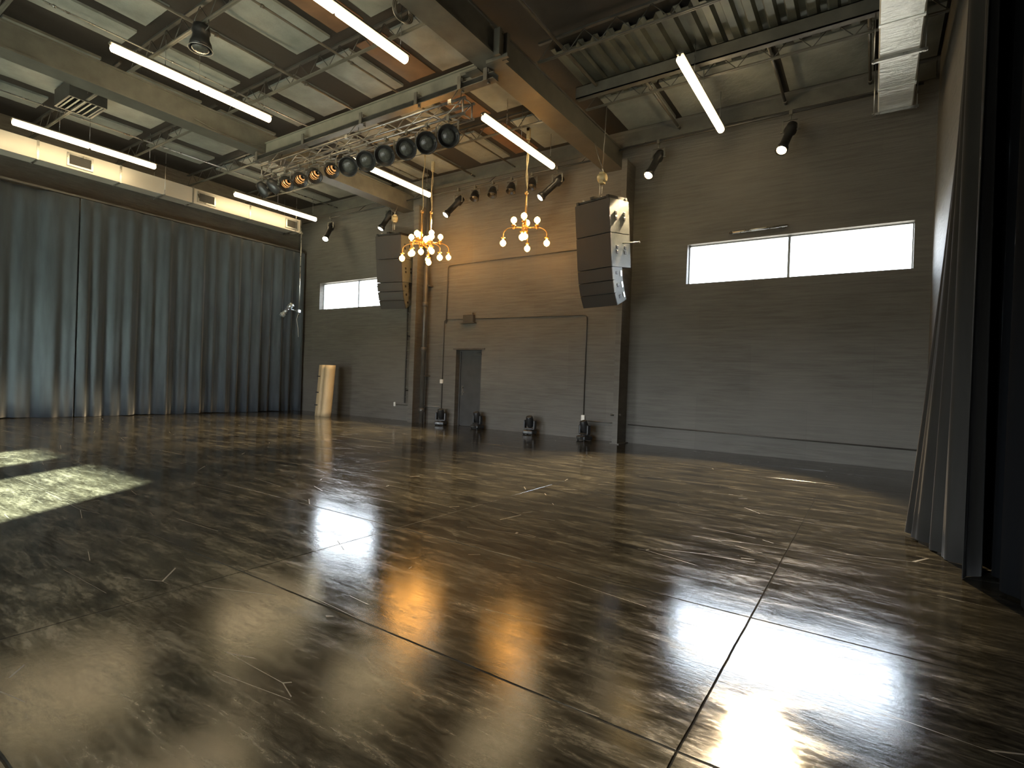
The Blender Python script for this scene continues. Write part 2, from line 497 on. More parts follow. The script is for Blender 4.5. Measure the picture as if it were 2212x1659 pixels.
# ---------------------------------------------------------------- ceiling
b = MB(); b.box((XL - 0.3, -5.4, ZD), (3.0, YB, ZD + 0.25)); ceil = struct(b.build('ceiling', M['deck']))
def batt(x0, x1, y0, y1, z=7.9, mat='batt'):
    # a sagging quilted insulation panel
    nx, ny = 6, 8
    vs = []; fs = []
    for j in range(ny + 1):
        for i in range(nx + 1):
            u = i / nx; w_ = j / ny
            edge = min(u, 1 - u, w_, 1 - w_)
            sag = -0.035 * min(1, edge * 6) + random.uniform(-0.006, 0.006)
            vs.append((x0 + (x1 - x0) * u, y0 + (y1 - y0) * w_, z + 0.03 + sag))
    for j in range(ny):
        for i in range(nx):
            a = j * (nx + 1) + i
            fs.append((a, a + nx + 1, a + nx + 2, a + 1))
    b = MB(); b.add(vs, fs, True)
    b.box((x0, y0, z + 0.03), (x1, y1, ZD - 0.001))
    return b.build('insulation_panel', M[mat], ceil)
JY = [-3.4, -1.35, 0.68, 2.7, 4.72, 6.73, 8.75, 10.72]
rows = [(-1.1, 0.45), (0.95, 2.45), (2.95, 4.5), (5.02, 6.55), (7.0, 8.5), (9.0, 10.5), (11.05, 12.75)]
for (y0, y1) in rows:
    for (xa, xb) in ((-17.85, -16.95), (-16.5, -15.3), (-15.0, -13.75)):
        batt(xa, xb, y0, y1)
    for (xa, xb) in ((-12.75, -12.05), (-11.68, -10.72), (-9.95, -8.9), (-7.75, -6.9)):
        batt(xa, xb, y0, y1)
    batt(-8.7, -7.95, y0, y1, 7.93, 'osb')
    batt(-6.85, -6.1, y0, y1, 7.93, 'osb')
# large panels in the right-hand bay behind the truss joist
for (xa, xb) in ((-5.35, -4.15), (-4.0, -1.85), (-1.7, -0.2), (-0.1, 0.8)):
    batt(xa, xb, 11.15, 12.85, 7.88)
# exposed corrugated sheet
b = MB(); pit = 0.30; x = -5.45; prof = []
while x < 0.7:
    prof += [(x, 7.94), (x + 0.10, 7.94), (x + 0.14, 7.85), (x + 0.26, 7.85)]
    x += pit
vs = []; fs = []
for (px, pz) in prof: vs += [(px, 9.05, pz), (px, 11.0, pz), (px, 9.05, pz + 0.012), (px, 11.0, pz + 0.012)]
for i in range(len(prof) - 1):
    a = i * 4; c = a + 4
    fs += [(a, c, c + 1, a + 1), (a + 2, a + 3, c + 3, c + 2), (a, a + 2, c + 2, c)]
b.add(vs, fs); b.build('corrugated_sheet', M['corr'], ceil)

# main roof beams
def girder(name, x0, x1, z0, z1, label):
    b = MB()
    b.box((x0, -5.2, z0), (x1, YW, z0 + 0.035)); b.box((x0, -5.2, z1 - 0.035), (x1, YW, z1))
    b.box((x0 + 0.03, -5.2, z0 + 0.035), (x1 - 0.03, YW, z1 - 0.035))
    o = b.build(name, M['steel'])
    return tag(o, label, 'beam')
girder('roof_beam', -6.02, -5.52, 7.0, 7.5, 'wide steel roof beam above the right-hand speaker array')
girder('roof_beam', -13.38, -12.92, 7.0, 7.5, 'long steel roof beam between the two left rows of tube lights')
# cross beam
b = MB(); b.box((-12.90, 7.72, 6.98), (-6.04, 7.87, 7.22)); b.box((-12.90, 7.68, 7.2), (-6.04, 7.91, 7.22))
cb_ = tag(b.build('cross_beam', M['palesteel']), 'pale cross beam spanning the two roof beams above the lighting truss', 'beam')
b = MB()
for zz in (6.80, 6.90): b.box((-13.3, 7.62, zz), (-5.75, 7.78, zz + 0.015))
b.box((-13.3, 7.76, 6.815), (-5.75, 7.78, 6.90))
rail = tag(b.build('mounting_rail', M['pipe']), 'channel rail clamped under the cross beam and roof beams', 'rail')
for xx in (-13.1, -11.2, -9.2, -7.6, -6.5, -5.9):
    bb = MB(); bb.box((xx - 0.06, 7.60, 6.915), (xx + 0.06, 7.80, 6.98)); bb.box((xx - 0.04, 7.58, 6.78), (xx + 0.04, 7.60, 7.02)); bb.tube((xx, 7.7, 6.79), (xx, 7.7, 6.76), 0.03, 8)
    bb.build('clamp', M['pipe'], rail)
b = MB(); b.box((-6.12, 7.55, 7.0), (-6.04, 7.63, 7.75)); b.box((-6.3, 7.5, 6.98), (-6.02, 7.95, 7.0)); b.box((-6.5, 7.60, 7.02), (-6.02, 7.70, 7.08))
tag(b.build('beam_bracket', M['steel']), 'upright steel bracket where cross beam meets the wide roof beam', 'bracket')
b = MB(); b.box((-5.50, 7.55, 6.98), (-5.42, 7.63, 7.45)); b.box((-5.52, 7.3, 6.95), (-5.40, 7.36, 7.40)); b.box((-5.75, 7.4, 6.93), (-5.3, 7.46, 6.99))
tag(b.build('beam_bracket', M['steel']), 'small stiffener plates on the right side of the wide roof beam', 'bracket')

# open-web roof joists
def joist(x0, x1, y, label, webs=True):
    r = thing('roof_joist', label, 'joist', ((x0 + x1) / 2, y, 7.52), group='open web roof joists')
    h = (x1 - x0) / 2
    b = MB(); b.box((-h, -0.032, 0), (h, -0.008, 0.025)); b.box((-h, 0.008, 0), (h, 0.032, 0.025)); b.box((-h, -0.008, 0.005), (h, 0.008, 0.02))
    b.build('bottom_chord', M['steel'], r)
    MB().box((-h, -0.03, 0.34), (h, 0.03, 0.38)).build('top_chord', M['darksteel'], r)
    b = MB(); n = max(2, int(round(2 * h / 0.62))); st = 2 * h / n
    for i in range(n):
        xa = -h + i * st
        b.tube((xa, 0, 0.02), (xa + st / 2, 0, 0.35), 0.008, 6)
        b.tube((xa + st / 2, 0, 0.35), (xa + st, 0, 0.02), 0.008, 6)
    b.build('web', M['darksteel'], r)
    return r
bayn = {'left': (-19.15, -13.4, 'left bay'), 'mid': (-12.9, -6.04, 'middle bay')}
ordw = {2.7: 'nearest the camera in view', 4.72: 'second from the near side', 6.73: 'just before the cross beam', 8.75: 'just beyond the lighting truss', 10.72: 'nearest the far wall'}
for y in JY:
    if y < 0: continue
    for k, (xa, xb, nm) in bayn.items():
        joist(xa, xb, y, 'thin open-web roof joist in the %s, %s' % (nm, ordw.get(y, 'above the camera')))
joist(-5.5, 0.8, 8.70, 'thin open-web roof joist in the right bay, before the corrugated sheet')
joist(-5.5, 0.8, 10.76, 'thin open-web roof joist in the right bay, behind the deep channel')
b = MB(); b.box((-5.5, 10.25, 7.55), (0.8, 10.28, 7.80)); b.box((-5.5, 10.25, 7.55), (0.8, 10.40, 7.565)); b.box((-5.5, 10.25, 7.785), (0.8, 10.40, 7.80))
tag(b.build('channel_beam', M['steel']), 'deep steel channel crossing the right bay beside the corrugated sheet', 'beam')
# ledgers at the wall
for (xa, xb, nm) in ((-19.15, -13.4, 'left'), (-12.9, -6.04, 'middle'), (-5.5, 0.8, 'right')):
    b = MB(); b.box((xa, YW - 0.08, 7.55), (xb, YW - 0.01, 7.60)); b.box((xa, YW - 0.02, 7.60), (xb, YW, 7.88)); b.box((xa, YW - 0.10, 7.52), (xb, YW - 0.08, 7.62))
    tag(b.build('wall_ledger', M['steel']), 'steel ledger rail along the top of the far wall, %s bay' % nm, 'ledger', 'wall ledger rails')
# pipes that run front to back
def dpipe(x, y0, y1, z, r, label, mat='pipe'):
    b = MB(); b.tube((x, y0, z), (x, y1, z), r, 8)
    k = y0 + 0.6
    while k < y1:
        b.tube((x, k, z), (x, k + 0.05, z), r * 1.5, 8); k += 1.9
    tag(b.build('ceiling_pipe', M[mat]), label, 'pipe', 'ceiling pipes')
dpipe(-12.0, -5, 12.9, 7.66, 0.018, 'thin bright conduit along the ceiling beside the left roof beam', 'galv')
dpipe(-10.3, -5, 12.9, 7.66, 0.03, 'grey ceiling pipe between insulation panels, middle of the room')
dpipe(-8.82, -5, 12.9, 7.66, 0.022, 'slim ceiling pipe left of the lamp row by the wide beam')
dpipe(-5.0, -5, 10.2, 7.68, 0.03, 'ceiling pipe just right of the wide roof beam')
dpipe(-16.75, -5, 12.9, 7.66, 0.02, 'thin conduit above the leftmost tube lights', 'galv')
dpipe(-4.08, 10.3, 12.95, 7.70, 0.03, 'pale pipe across the big panels, left of the right tube light')
dpipe(-1.78, 10.3, 12.95, 7.70, 0.03, 'pale pipe across the big panels, right of the right tube light')
dpipe(-0.25, 10.3, 12.95, 7.72, 0.028, 'pale pipe beside the foil-wrapped duct')
# louvred vent in the left bay
vt = thing('ceiling_vent', 'louvred metal vent in the ceiling above the far-left tube light', 'vent', (-15.65, 4.75, 7.50))
b = MB(); b.box((-0.48, -0.36, 0), (0.48, -0.32, 0.38)); b.box((-0.48, 0.32, 0), (0.48, 0.36, 0.38)); b.box((-0.48, -0.32, 0), (-0.44, 0.32, 0.38)); b.box((0.44, -0.32, 0), (0.48, 0.32, 0.38))
b.build('frame', M['darksteel'], vt)
for i in range(6):
    y = -0.28 + i * 0.11
    MB().add([(-0.44, y, 0.0), (0.44, y, 0.0), (0.44, y + 0.05, 0.03), (-0.44, y + 0.05, 0.03), (-0.44, y, 0.01), (0.44, y, 0.01), (0.44, y + 0.05, 0.04), (-0.44, y + 0.05, 0.04)],
             [(0, 3, 2, 1), (4, 5, 6, 7), (0, 1, 5, 4), (1, 2, 6, 5), (2, 3, 7, 6), (3, 0, 4, 7)]).build('slat', M['white'], vt)

# ---------------------------------------------------------------- tube lights
def make_tube_light():
    r = thing('tube_light', '', 'ceiling light', (0, 0, 0))
    b = MB()
    b.box((-0.06, 0.0, 0.066), (0.06, 3.07, 0.095)); b.box((-0.02, 0.0, 0.03), (0.02, 0.02, 0.07))
    b.build('housing', M['steel'], r)
    for y0 in (0.02, 1.55):
        L = 1.50
        b = MB(); b.lathe((0, y0, 0), (0, y0 + L, 0), [(0, 0.05), (0.02, 0.072), (L - 0.02, 0.072), (L, 0.05)], 14)
        b.build('tube', M['tube'], r)
    for y0 in (0.90, 1.52, 2.90):
        b = MB(); b.tube((0, y0, 0.085), (0, y0, 0.95), 0.006, 6); b.box((-0.03, y0 - 0.03, 0.085), (0.03, y0 + 0.03, 0.095))
        b.build('hanger', M['galv'], r)
    return r
TL = [(-11.39, 3.84, 'yellowish tube light pair hanging left of centre, in front of the truss'),
      (-16.93, 3.83, 'yellowish tube light pair nearest the camera beside the long left duct'),
      (-7.10, 3.78, 'yellowish tube light pair cut off by the top edge of the picture'),
      (-7.14, 9.15, 'yellowish tube light pair beside the wide roof beam, above a chandelier'),
      (-11.56, 9.25, 'yellowish tube light pair behind the lighting truss, centre'),
      (-17.12, 9.22, 'yellowish tube light pair beside the far end of the left duct'),
      (-2.94, 9.18, 'yellowish tube light pair in the right bay, before the big ceiling panels')]
proto = make_tube_light()
for i, (x, y, lb) in enumerate(TL):
    o = proto if i == 0 else copy_tree(proto)
    o.location = (x, y, 7.1); o['label'] = lb; o['group'] = 'ceiling tube lights'

# ---------------------------------------------------------------- ducts
dl = thing('air_duct', 'long rectangular metal air duct above the left curtain', 'duct', (-18.15, 12.2, 6.68))
b = MB(); b.box((-0.25, -17.2, 0), (0.25, 0, 0.47)); b.build('duct_body', M['duct'], dl)
for y in (4.58, 6.4, 8.36, 10.22, 12.17):
    MB().box((-0.26, y - 12.2 - 0.025, -0.012), (0.262, y - 12.2 + 0.025, 0.482)).build('flange', M['galv'], dl)
for (ya, yb) in ((5.17, 5.75), (8.48, 9.05), (11.56, 12.06)):
    b = MB(); x = 0.25; ya -= 12.2; yb -= 12.2
    b.box((x, ya, 0.06), (x + 0.03, ya + 0.05, 0.41)); b.box((x, yb - 0.05, 0.06), (x + 0.03, yb, 0.41))
    b.box((x, ya + 0.05, 0.06), (x + 0.03, yb - 0.05, 0.11)); b.box((x, ya + 0.05, 0.36), (x + 0.03, yb - 0.05, 0.41))
    g = b.build('vent_frame', M['galv'], dl)
    b = MB(); 
    for k in range(8): b.box((x + 0.002, ya + 0.05, 0.12 + k * 0.03), (x + 0.018, yb - 0.05, 0.132 + k * 0.03))
    b.box((x + 0.0005, ya + 0.05, 0.11), (x + 0.003, yb - 0.05, 0.36))
    b.build('louvre', M['darksteel'], g)
for y in (3.0, 7.5, 11.9):
    b = MB(); b.bar((-0.4, y - 12.2, -0.03), (0.4, y - 12.2, -0.03), 0.04, 0.03)
    for s_ in (-0.37, 0.37): b.tube((s_, y - 12.2, -0.06), (s_, y - 12.2, 1.35), 0.008, 6)
    b.build('hanger', M['galv'], dl)

dr = thing('air_duct', 'foil-wrapped air duct hanging at the upper right by the curtain', 'duct', (0.17, 12.3, 6.8))
b = MB(); n = 40
vs = []; fs = []
ys = [-(i / n) * 9.0 for i in range(n + 1)]
for y in ys:
    q = random.uniform(-0.006, 0.006)
    for (px, pz) in ((-0.27, 0.02), (-0.25, 0), (0.25, 0), (0.27, 0.02), (0.27, 0.48), (0.25, 0.5), (-0.25, 0.5), (-0.27, 0.48)):
        vs.append((px * (1 + q), y, pz + q))
for k in range(n):
    for i in range(8):
        j = (i + 1) % 8
        fs.append((k * 8 + i, k * 8 + j, k * 8 + 8 + j, k * 8 + 8 + i))
fs += [tuple(range(8)), tuple(range(n * 8 + 7, n * 8 - 1, -1))]
b.add(vs, fs); b.build('duct_body', M['foil'], dr)
for y in (-2.0, -0.03, -4.4):
    b = MB(); b.bar((-0.36, y, -0.03), (0.36, y, -0.03), 0.045, 0.045)
    for s_ in (-0.33, 0.33): b.tube((s_, y, -0.05), (s_, y, 1.24), 0.009, 6); b.tube((s_, y, -0.06), (s_, y, -0.045), 0.02, 6)
    b.build('hanger', M['galv'], dr)
for y in (-0.9, -2.9):
    b = MB()
    b.box((-0.275, y - 0.03, -0.006), (0.275, y + 0.03, 0.505)); b.build('foil_tape', M['foil'], dr)

# ---------------------------------------------------------------- curtains
def curtain(name, path, z0, z1, amp, wl, mat, label, seed=0, flare=0.0, nz=14, lean=None, res=0.03):
    rnd = random.Random(seed)
    # resample path
    P = [Vector((*p, 0)) for p in path]
    segs = [(P[i + 1] - P[i]).length for i in range(len(P) - 1)]
    L = sum(segs); n = int(L / res)
    ph = [rnd.uniform(0, 6.28) for _ in range(6)]
    pts = []
    for k in range(n + 1):
        s_ = L * k / n; a = s_; i = 0
        while i < len(segs) - 1 and a > segs[i]: a -= segs[i]; i += 1
        d = (P[i + 1] - P[i]).normalized()
        pts.append((s_, P[i] + d * a, Vector((-d.y, d.x, 0))))
    vs = []; fs = []
    for j in range(nz + 1):
        u = j / nz; z = z0 + (z1 - z0) * u
        for (s_, p, nn) in pts:
            f = math.sin(2 * math.pi * s_ / wl + ph[0] + 1.7 * math.sin(s_ * 1.3 + ph[1])) * 0.55
            f += math.sin(2 * math.pi * s_ / (wl * 2.3) + ph[2]) * 0.45
            f += math.sin(2 * math.pi * s_ / (wl * 0.47) + ph[3] + u) * 0.22 * (1 - u * 0.5)
            am = amp * (0.45 + 0.75 * (1 - u) ** 0.7)
            q = p + nn * (f * am)
            if lean: q = q + Vector(lean(s_, u))
            hz = z + (0.012 * math.sin(s_ * 3 + ph[4]) if j == 0 else 0)
            vs.append((q.x, q.y, max(0.004, hz)))
    w = len(pts)
    for j in range(nz):
        for k in range(w - 1):
            a = j * w + k
            fs.append((a, a + 1, a + w + 1, a + w))
    b = MB(); b.add(vs, fs, True)
    o = b.build(name, mat)
    md = o.modifiers.new('thickness', 'SOLIDIFY'); md.thickness = 0.006; md.offset = 0
    return tag(o, label, 'curtain')
# left drapes: two widths that overlap
def lean_l(s0):
    def f(s_, u): return (-(1 - u) * 0.0, 0, 0)
    return f
curtain('stage_curtain', [(-18.62, 12.88), (-18.60, 5.72)], 0.01, 6.13, 0.11, 0.44, M['curtain'], 'tall charcoal curtain on the left wall, far width beside the small window', 3)
curtain('stage_curtain', [(-18.60, 5.69), (-18.75, 4.5), (-18.85, -2.0)], 0.01, 6.13, 0.11, 0.55, M['curtain'], 'tall charcoal curtain on the left wall, near width at the picture edge', 11)
b = MB(); b.box((-18.68, -2.0, 6.15), (-18.60, 12.95, 6.2))
for y in (1, 5, 9, 12.5): b.box((-19.2, y, 6.16), (-18.62, y + 0.05, 6.2))
tag(b.build('curtain_track', M['darksteel']), 'dark track carrying the left charcoal curtains', 'track')

def lean_r(s_, u):
    # leading edge spreads towards the room at the foot
    k = max(0.0, 1 - s_ / 0.86)
    return (-0.42 * k * (1 - u) ** 1.6, 0.0, 0)
curtain('stage_curtain', [(0.80, 7.0), (0.68, 6.6), (0.66, 6.15), (0.72, 5.6)], 0.01, 7.58, 0.075, 0.30, M['curtain_r'], 'dark grey curtain edge gathered at the right with spreading folds at the floor', 21, lean=lean_r, nz=24, res=0.015)
curtain('stage_curtain', [(0.82, 6.5), (0.90, 5.6), (0.92, 4.6), (1.2, 2.5), (1.6, -1.0)], 0.01, 7.58, 0.05, 0.5, M['dark_gap'], 'black sheet standing in for the dark opening at the right edge of the picture', 5)  # added sheet, coloured black in place of the dark space beyond
b = MB(); b.bar((0.80, 7.05, 7.62), (0.70, 5.6, 7.62), 0.05, 0.04); b.bar((0.86, 6.5, 7.66), (1.6, -1.0, 7.62), 0.05, 0.04)
for (px, py) in ((0.69, 6.3), (0.8, 4.9), (1.2, 2.0)): b.tube((px, py, 7.62), (px, py, ZD + 0.01), 0.01, 6)
tag(b.build('curtain_track', M['darksteel']), 'dark track holding the right-hand curtains below the roof', 'track')

# ---------------------------------------------------------------- wall columns, pipes, conduits
b = MB(); b.box((-5.28, 12.42, 0), (-5.18, 12.99, 7.0)); b.box((-5.30, 12.40, 0), (-5.16, 12.42, 7.0)); b.box((-5.34, 12.36, 0), (-5.10, 12.99, 0.02))
tag(b.build('steel_column', M['wall']), 'dark steel column standing against the far wall behind the right speakers', 'column')
b = MB(); b.box((-12.42, 12.62, 0), (-12.30, 12.99, 7.0)); b.box((-12.46, 12.58, 0), (-12.26, 12.62, 7.0))
tag(b.build('steel_column', M['wall']), 'dark steel column beside the wall ladder, left of the door', 'column')
b = MB(); b.tube((-12.02, 12.76, 0), (-12.02, 12.76, 7.5), 0.075, 14)
for z in (0.35, 2.3, 3.75, 5.1): b.tube((-12.02, 12.76, z), (-12.02, 12.76, z + 0.14), 0.092, 14)
for z in (1.5, 4.4): b.box((-12.13, 12.74, z), (-11.91, 12.995, z + 0.04))
tag(b.build('drain_pipe', M['conduit']), 'thick vertical drain pipe with couplings between ladder and door', 'pipe')

ld = thing('wall_ladder', 'dark steel ladder fixed to the far wall left of the drain pipe', 'ladder', (-12.72, 12.86, 0.6))
for x in (-0.17, 0.17): MB().box((x - 0.02, -0.02, 0), (x + 0.02, 0.02, 4.5)).build('rail', M['darksteel'], ld)
for i in range(14): MB().tube((-0.17, 0, 0.2 + i * 0.31), (0.17, 0, 0.2 + i * 0.31), 0.012, 8).build('rung', M['steel'], ld)
for z in (0.4, 2.2, 4.2):
    MB().box((-0.19, 0.02, z), (-0.15, 0.14, z + 0.04)).build('standoff', M['darksteel'], ld); MB().box((0.15, 0.02, z), (0.19, 0.14, z + 0.04)).build('standoff', M['darksteel'], ld)

def conduit(pts, label, r=0.016, mat='conduit', name='wall_conduit'):
    # round the corners
    P = [Vector(p) for p in pts]; out = [P[0]]
    for i in range(1, len(P) - 1):
        a = (P[i - 1] - P[i]).normalized(); c = (P[i + 1] - P[i]).normalized(); rr = 0.12
        for k in range(7):
            u = k / 6
            out.append(P[i] + a * rr * (1 - u) ** 2 + c * rr * u ** 2)
    out.append(P[-1])
    b = MB(); b.poly(out, r, 8)
    return tag(b.build(name, M[mat]), label, 'conduit', 'wall conduits')
yc = YW - 0.022
conduit([(-11.38, yc, 0.30), (-11.38, yc, 3.33), (-6.38, yc, 3.29), (-6.38, yc, 0.62)], 'thin conduit looping over the door between two outlet boxes')
conduit([(-11.28, yc - 0.03, 3.2), (-11.28, yc - 0.03, 5.03), (-6.0, yc - 0.03, 5.05)], 'conduit running high across the wall under the chandeliers')
conduit([(-6.33, yc, 0.47), (-5.35, yc, 0.47)], 'short low conduit between the right outlet box and the column')
conduit([(-5.12, yc, 0.46), (0.84, yc, 0.40)], 'long low conduit along the right part of the far wall')
conduit([(-13.4, yc, 0.52), (-11.45, yc, 0.55)], 'short low conduit below the drain pipe and ladder', mat='pipe')
b = MB(); b.bbox((-10.56, YW - 0.12, 3.20), (-10.16, YW, 3.44), 0.012); b.box((-10.66, YW - 0.14, 3.17), (-10.10, YW, 3.20))
b.ball((-10.18, YW - 0.1, 3.47), 0.035)
tag(b.build('junction_box', M['conduit']), 'metal junction box on the conduit above the door', 'box')
b = MB(); b.bbox((-11.46, YW - 0.05, 1.30), (-11.36 + 0.02, YW, 1.43), 0.008); tag(b.build('light_switch', M['white']), 'small white switch plate on the wall left of the door', 'switch')
b = MB(); b.bbox((-6.43, YW - 0.06, 0.44), (-6.33, YW, 0.62), 0.008); tag(b.build('outlet_box', M['white']), 'small white outlet box at the foot of the conduit by the last floor light', 'outlet')
b = MB(); b.bbox((-13.50, YW - 0.05, 0.46), (-13.43, YW, 0.60), 0.008); tag(b.build('outlet_box', M['white']), 'tiny white outlet low on the wall left of the ladder', 'outlet')
b = MB(); b.tube((-5.40, 12.52, 0.70), (-5.14, 12.52, 0.72), 0.025, 8); b.tube((-5.28, 12.52, 0.70), (-5.28, 12.52, 0.76), 0.02, 8); b.box((-5.3, 12.40, 0.69), (-5.26, 12.56, 0.72))
tag(b.build('pipe_valve', M['galv']), 'small shiny valve low on the column left of the right wall', 'valve')
b = MB(); b.tube((-14.45, YW - 0.12, 4.56), (-13.52, YW - 0.12, 4.60), 0.018, 8); b.ball((-14.36, YW - 0.12, 4.565), 0.05); b.tube((-14.36, YW - 0.12, 4.56), (-14.36, YW, 4.56), 0.02, 8)
tag(b.build('bracket_arm', M['galv']), 'bright metal arm sticking out beside the small left window', 'bracket')
b = MB(); b.tube((-2.85, YW - 0.06, 5.02), (-1.65, YW - 0.06, 5.04), 0.03, 8); b.box((-2.8, YW - 0.06, 5.0), (-2.76, YW, 5.06)); b.box((-1.74, YW - 0.06, 5.0), (-1.7, YW, 5.06))
tag(b.build('shade_roller', M['galv']), 'dark shiny roller above the wide right window', 'roller')

# ---------------------------------------------------------------- truss
TX0, TX1, TY0, TY1, TZ0, TZ1 = -12.55, -6.25, 7.42, 7.68, 6.20, 6.48
tr = thing('lighting_truss', 'square aluminium lighting truss hanging under the cross beam', 'truss', (-9.4, 7.57, 6.18))
def T(x, y, z): return (x + 9.4, y - 7.57, z - 6.18)
for (y, z) in ((TY0, TZ0), (TY1, TZ0), (TY0, TZ1), (TY1, TZ1)):
    MB().tube(T(TX0 - 0.05, y, z), T(TX1 + 0.05, y, z), 0.026, 12).build('chord', M['alu'], tr)
b = MB(); n = 13; st = (TX1 - TX0) / n
for i in range(n):
    xa = TX0 + i * st; xb = xa + st
    for (pa, pb) in (((TY0, TZ0), (TY0, TZ1)), ((TY1, TZ0), (TY1, TZ1)), ((TY0, TZ0), (TY1, TZ0)), ((TY0, TZ1), (TY1, TZ1))):
        if i % 2: pa, pb = pb, pa
        b.tube(T(xa, *pa), T(xb, *pb), 0.011, 8)
b.build('web', M['alu'], tr)
for x in (TX0, TX1):
    b = MB()
    for (pa, pb) in (((TY0, TZ0), (TY0, TZ1)), ((TY1, TZ0), (TY1, TZ1)), ((TY0, TZ0), (TY1, TZ0)), ((TY0, TZ1), (TY1, TZ1))):
        b.tube(T(x, *pa), T(x, *pb), 0.015, 8)
    b.build('end_frame', M['alu'], tr)
for x in (-12.2, -9.4, -6.55):
    b = MB(); b.tube(T(x, TY0, TZ1), T(x, 7.62, 6.80), 0.008, 6); b.tube(T(x, TY1, TZ1), T(x, 7.72, 6.80), 0.008, 6); b.box(T(x - 0.04, TY0 - 0.03, TZ1 - 0.03), T(x + 0.04, TY0 + 0.03, TZ1 + 0.04))
    b.build('sling', M['galv'], tr)

# can light: local frame: clamp at origin on chord, hangs down -z, can axis set by pitch
def make_can(name, r, L, lens_mat, body='black', yoke=True):
    root = thing(name, '', 'stage light')
    b = MB(); b.box((-0.03, -0.035, -0.05), (0.03, 0.035, 0.03)); b.tube((0, 0, -0.05), (0, 0, -0.09), 0.014, 8); b.tube((0.0, 0.035, -0.01), (0, 0.075, -0.01), 0.012, 6)
    b.build('clamp', M['steel'], root)
    b = MB()
    b.bar((-r - 0.035, 0, -0.09), (r + 0.035, 0, -0.09), 0.04, 0.008)
    for s_ in (-1, 1): b.bar((s_ * (r + 0.035), 0, -0.09), (s_ * (r + 0.035), 0, -0.09 - r - 0.07), 0.008, 0.04)
    b.build('yoke', M['steel'], root)
    return root
def can_body(root, r, L, aim, lens_mat, glow=None, dropz=None):
    """aim: unit vector of the beam, in root space"""
    c = Vector((0, 0, -0.09 - r - 0.04)); a = Vector(aim).normalized()
    back = c - a * L * 0.5
    b = MB()
    b.lathe(back, back + a * L, [(0, r * 0.35), (0.03, r * 0.62), (L * 0.35, r * 0.80), (L * 0.6, r * 0.98), (L * 0.93, r * 0.98), (L * 0.94, r * 1.07), (L, r * 1.07), (L, r * 0.97), (L * 0.80, r * 0.90), (L * 0.78, r * 0.72), (L * 0.76, r * 0.70)], 20)
    body = b.build('can', M['black'], root)
    p = back + a * (L * 0.80)
    b = MB(); b.lathe(p - a * 0.03, p + a * 0.03, [(0.0, r * 0.70), (0.03, r * 0.66), (0.055, r * 0.4), (0.062, 0.004)], 20)
    b.build('lens', lens_mat, body)
    for s_ in (-1, 1):
        MB().lathe((s_ * (r * 0.98), 0, c.z), (s_ * (r + 0.05), 0, c.z), [(0, 0.012), (r * 0.02 + 0.03, 0.012), (r * 0.02 + 0.035, 0.022), (r * 0.02 + 0.05, 0.020)], 10).build('pivot_knob', M['steel'], root)
    return body
rights = [(-6.57, 'first'), (-7.10, 'second'), (-7.62, 'third'), (-8.20, 'fourth'), (-8.74, 'fifth'), (-9.28, 'sixth')]
for i, (x, w_) in enumerate(rights):
    rt = make_can('stage_light', 0.19, 0.36, M['lens'])
    rt.location = (x, TY0, TZ0 - 0.01)
    rt['label'] = 'black round stage light, %s from the right end of the truss, lens towards the camera' % w_
    rt['group'] = 'stage lights on the truss'
    can_body(rt, 0.19, 0.36, Vector((0.62 - i * 0.02, -0.66, -0.42 - 0.03 * i)), M['lens'])
lefts = [(-9.92, 'with a pinkish lined lens, just right of the three orange ones', (0.75, -0.3, -0.6), 1),
         (-10.50, 'with an orange lined lens, rightmost of three', (0.75, -0.25, -0.62), 1), (-11.03, 'with an orange lined lens, middle of three', (0.75, -0.25, -0.62), 1),
         (-11.55, 'with an orange lined lens, leftmost of three', (0.7, -0.25, -0.66), 1), (-12.02, 'turned away, next to last at the left end of the truss', (0.3, 0.8, -0.5), 0),
         (-12.46, 'turned away, last at the left end of the truss', (0.1, 0.8, -0.6), 0)]
# striped reflector lens
t = NT('striped_reflector_lens')
sp = t.n.new('ShaderNodeTexCoord'); wv = t.n.new('ShaderNodeTexWave'); wv.bands_direction = 'X'; wv.inputs['Scale'].default_value = 9.0
t.link(sp.outputs['Object'], wv.inputs['Vector'])
t.link(t.ramp(wv.outputs['Fac'], [(0.4, (0.05, 0.02, 0.01)), (0.6, (0.9, 0.5, 0.25))]), t.b.inputs['Base Color'])
t.b.inputs['Metallic'].default_value = 0.9; t.b.inputs['Roughness'].default_value = 0.25
t.link(t.ramp(wv.outputs['Fac'], [(0.4, (0.0, 0.0, 0.0)), (0.6, (1.0, 0.50, 0.16))]), t.b.inputs['Emission Color']); t.b.inputs['Emission Strength'].default_value = 0.5
M['stripe'] = t.m
for (x, w_, aim, st_) in lefts:
    rt = make_can('stage_light', 0.15, 0.34, M['lens'])
    rt.location = (x, TY0, TZ0 - 0.01)
    rt['label'] = 'black stage light %s' % w_
    rt['group'] = 'stage lights on the truss'
    can_body(rt, 0.15, 0.34, Vector(aim), M['stripe'] if st_ else M['lens'])

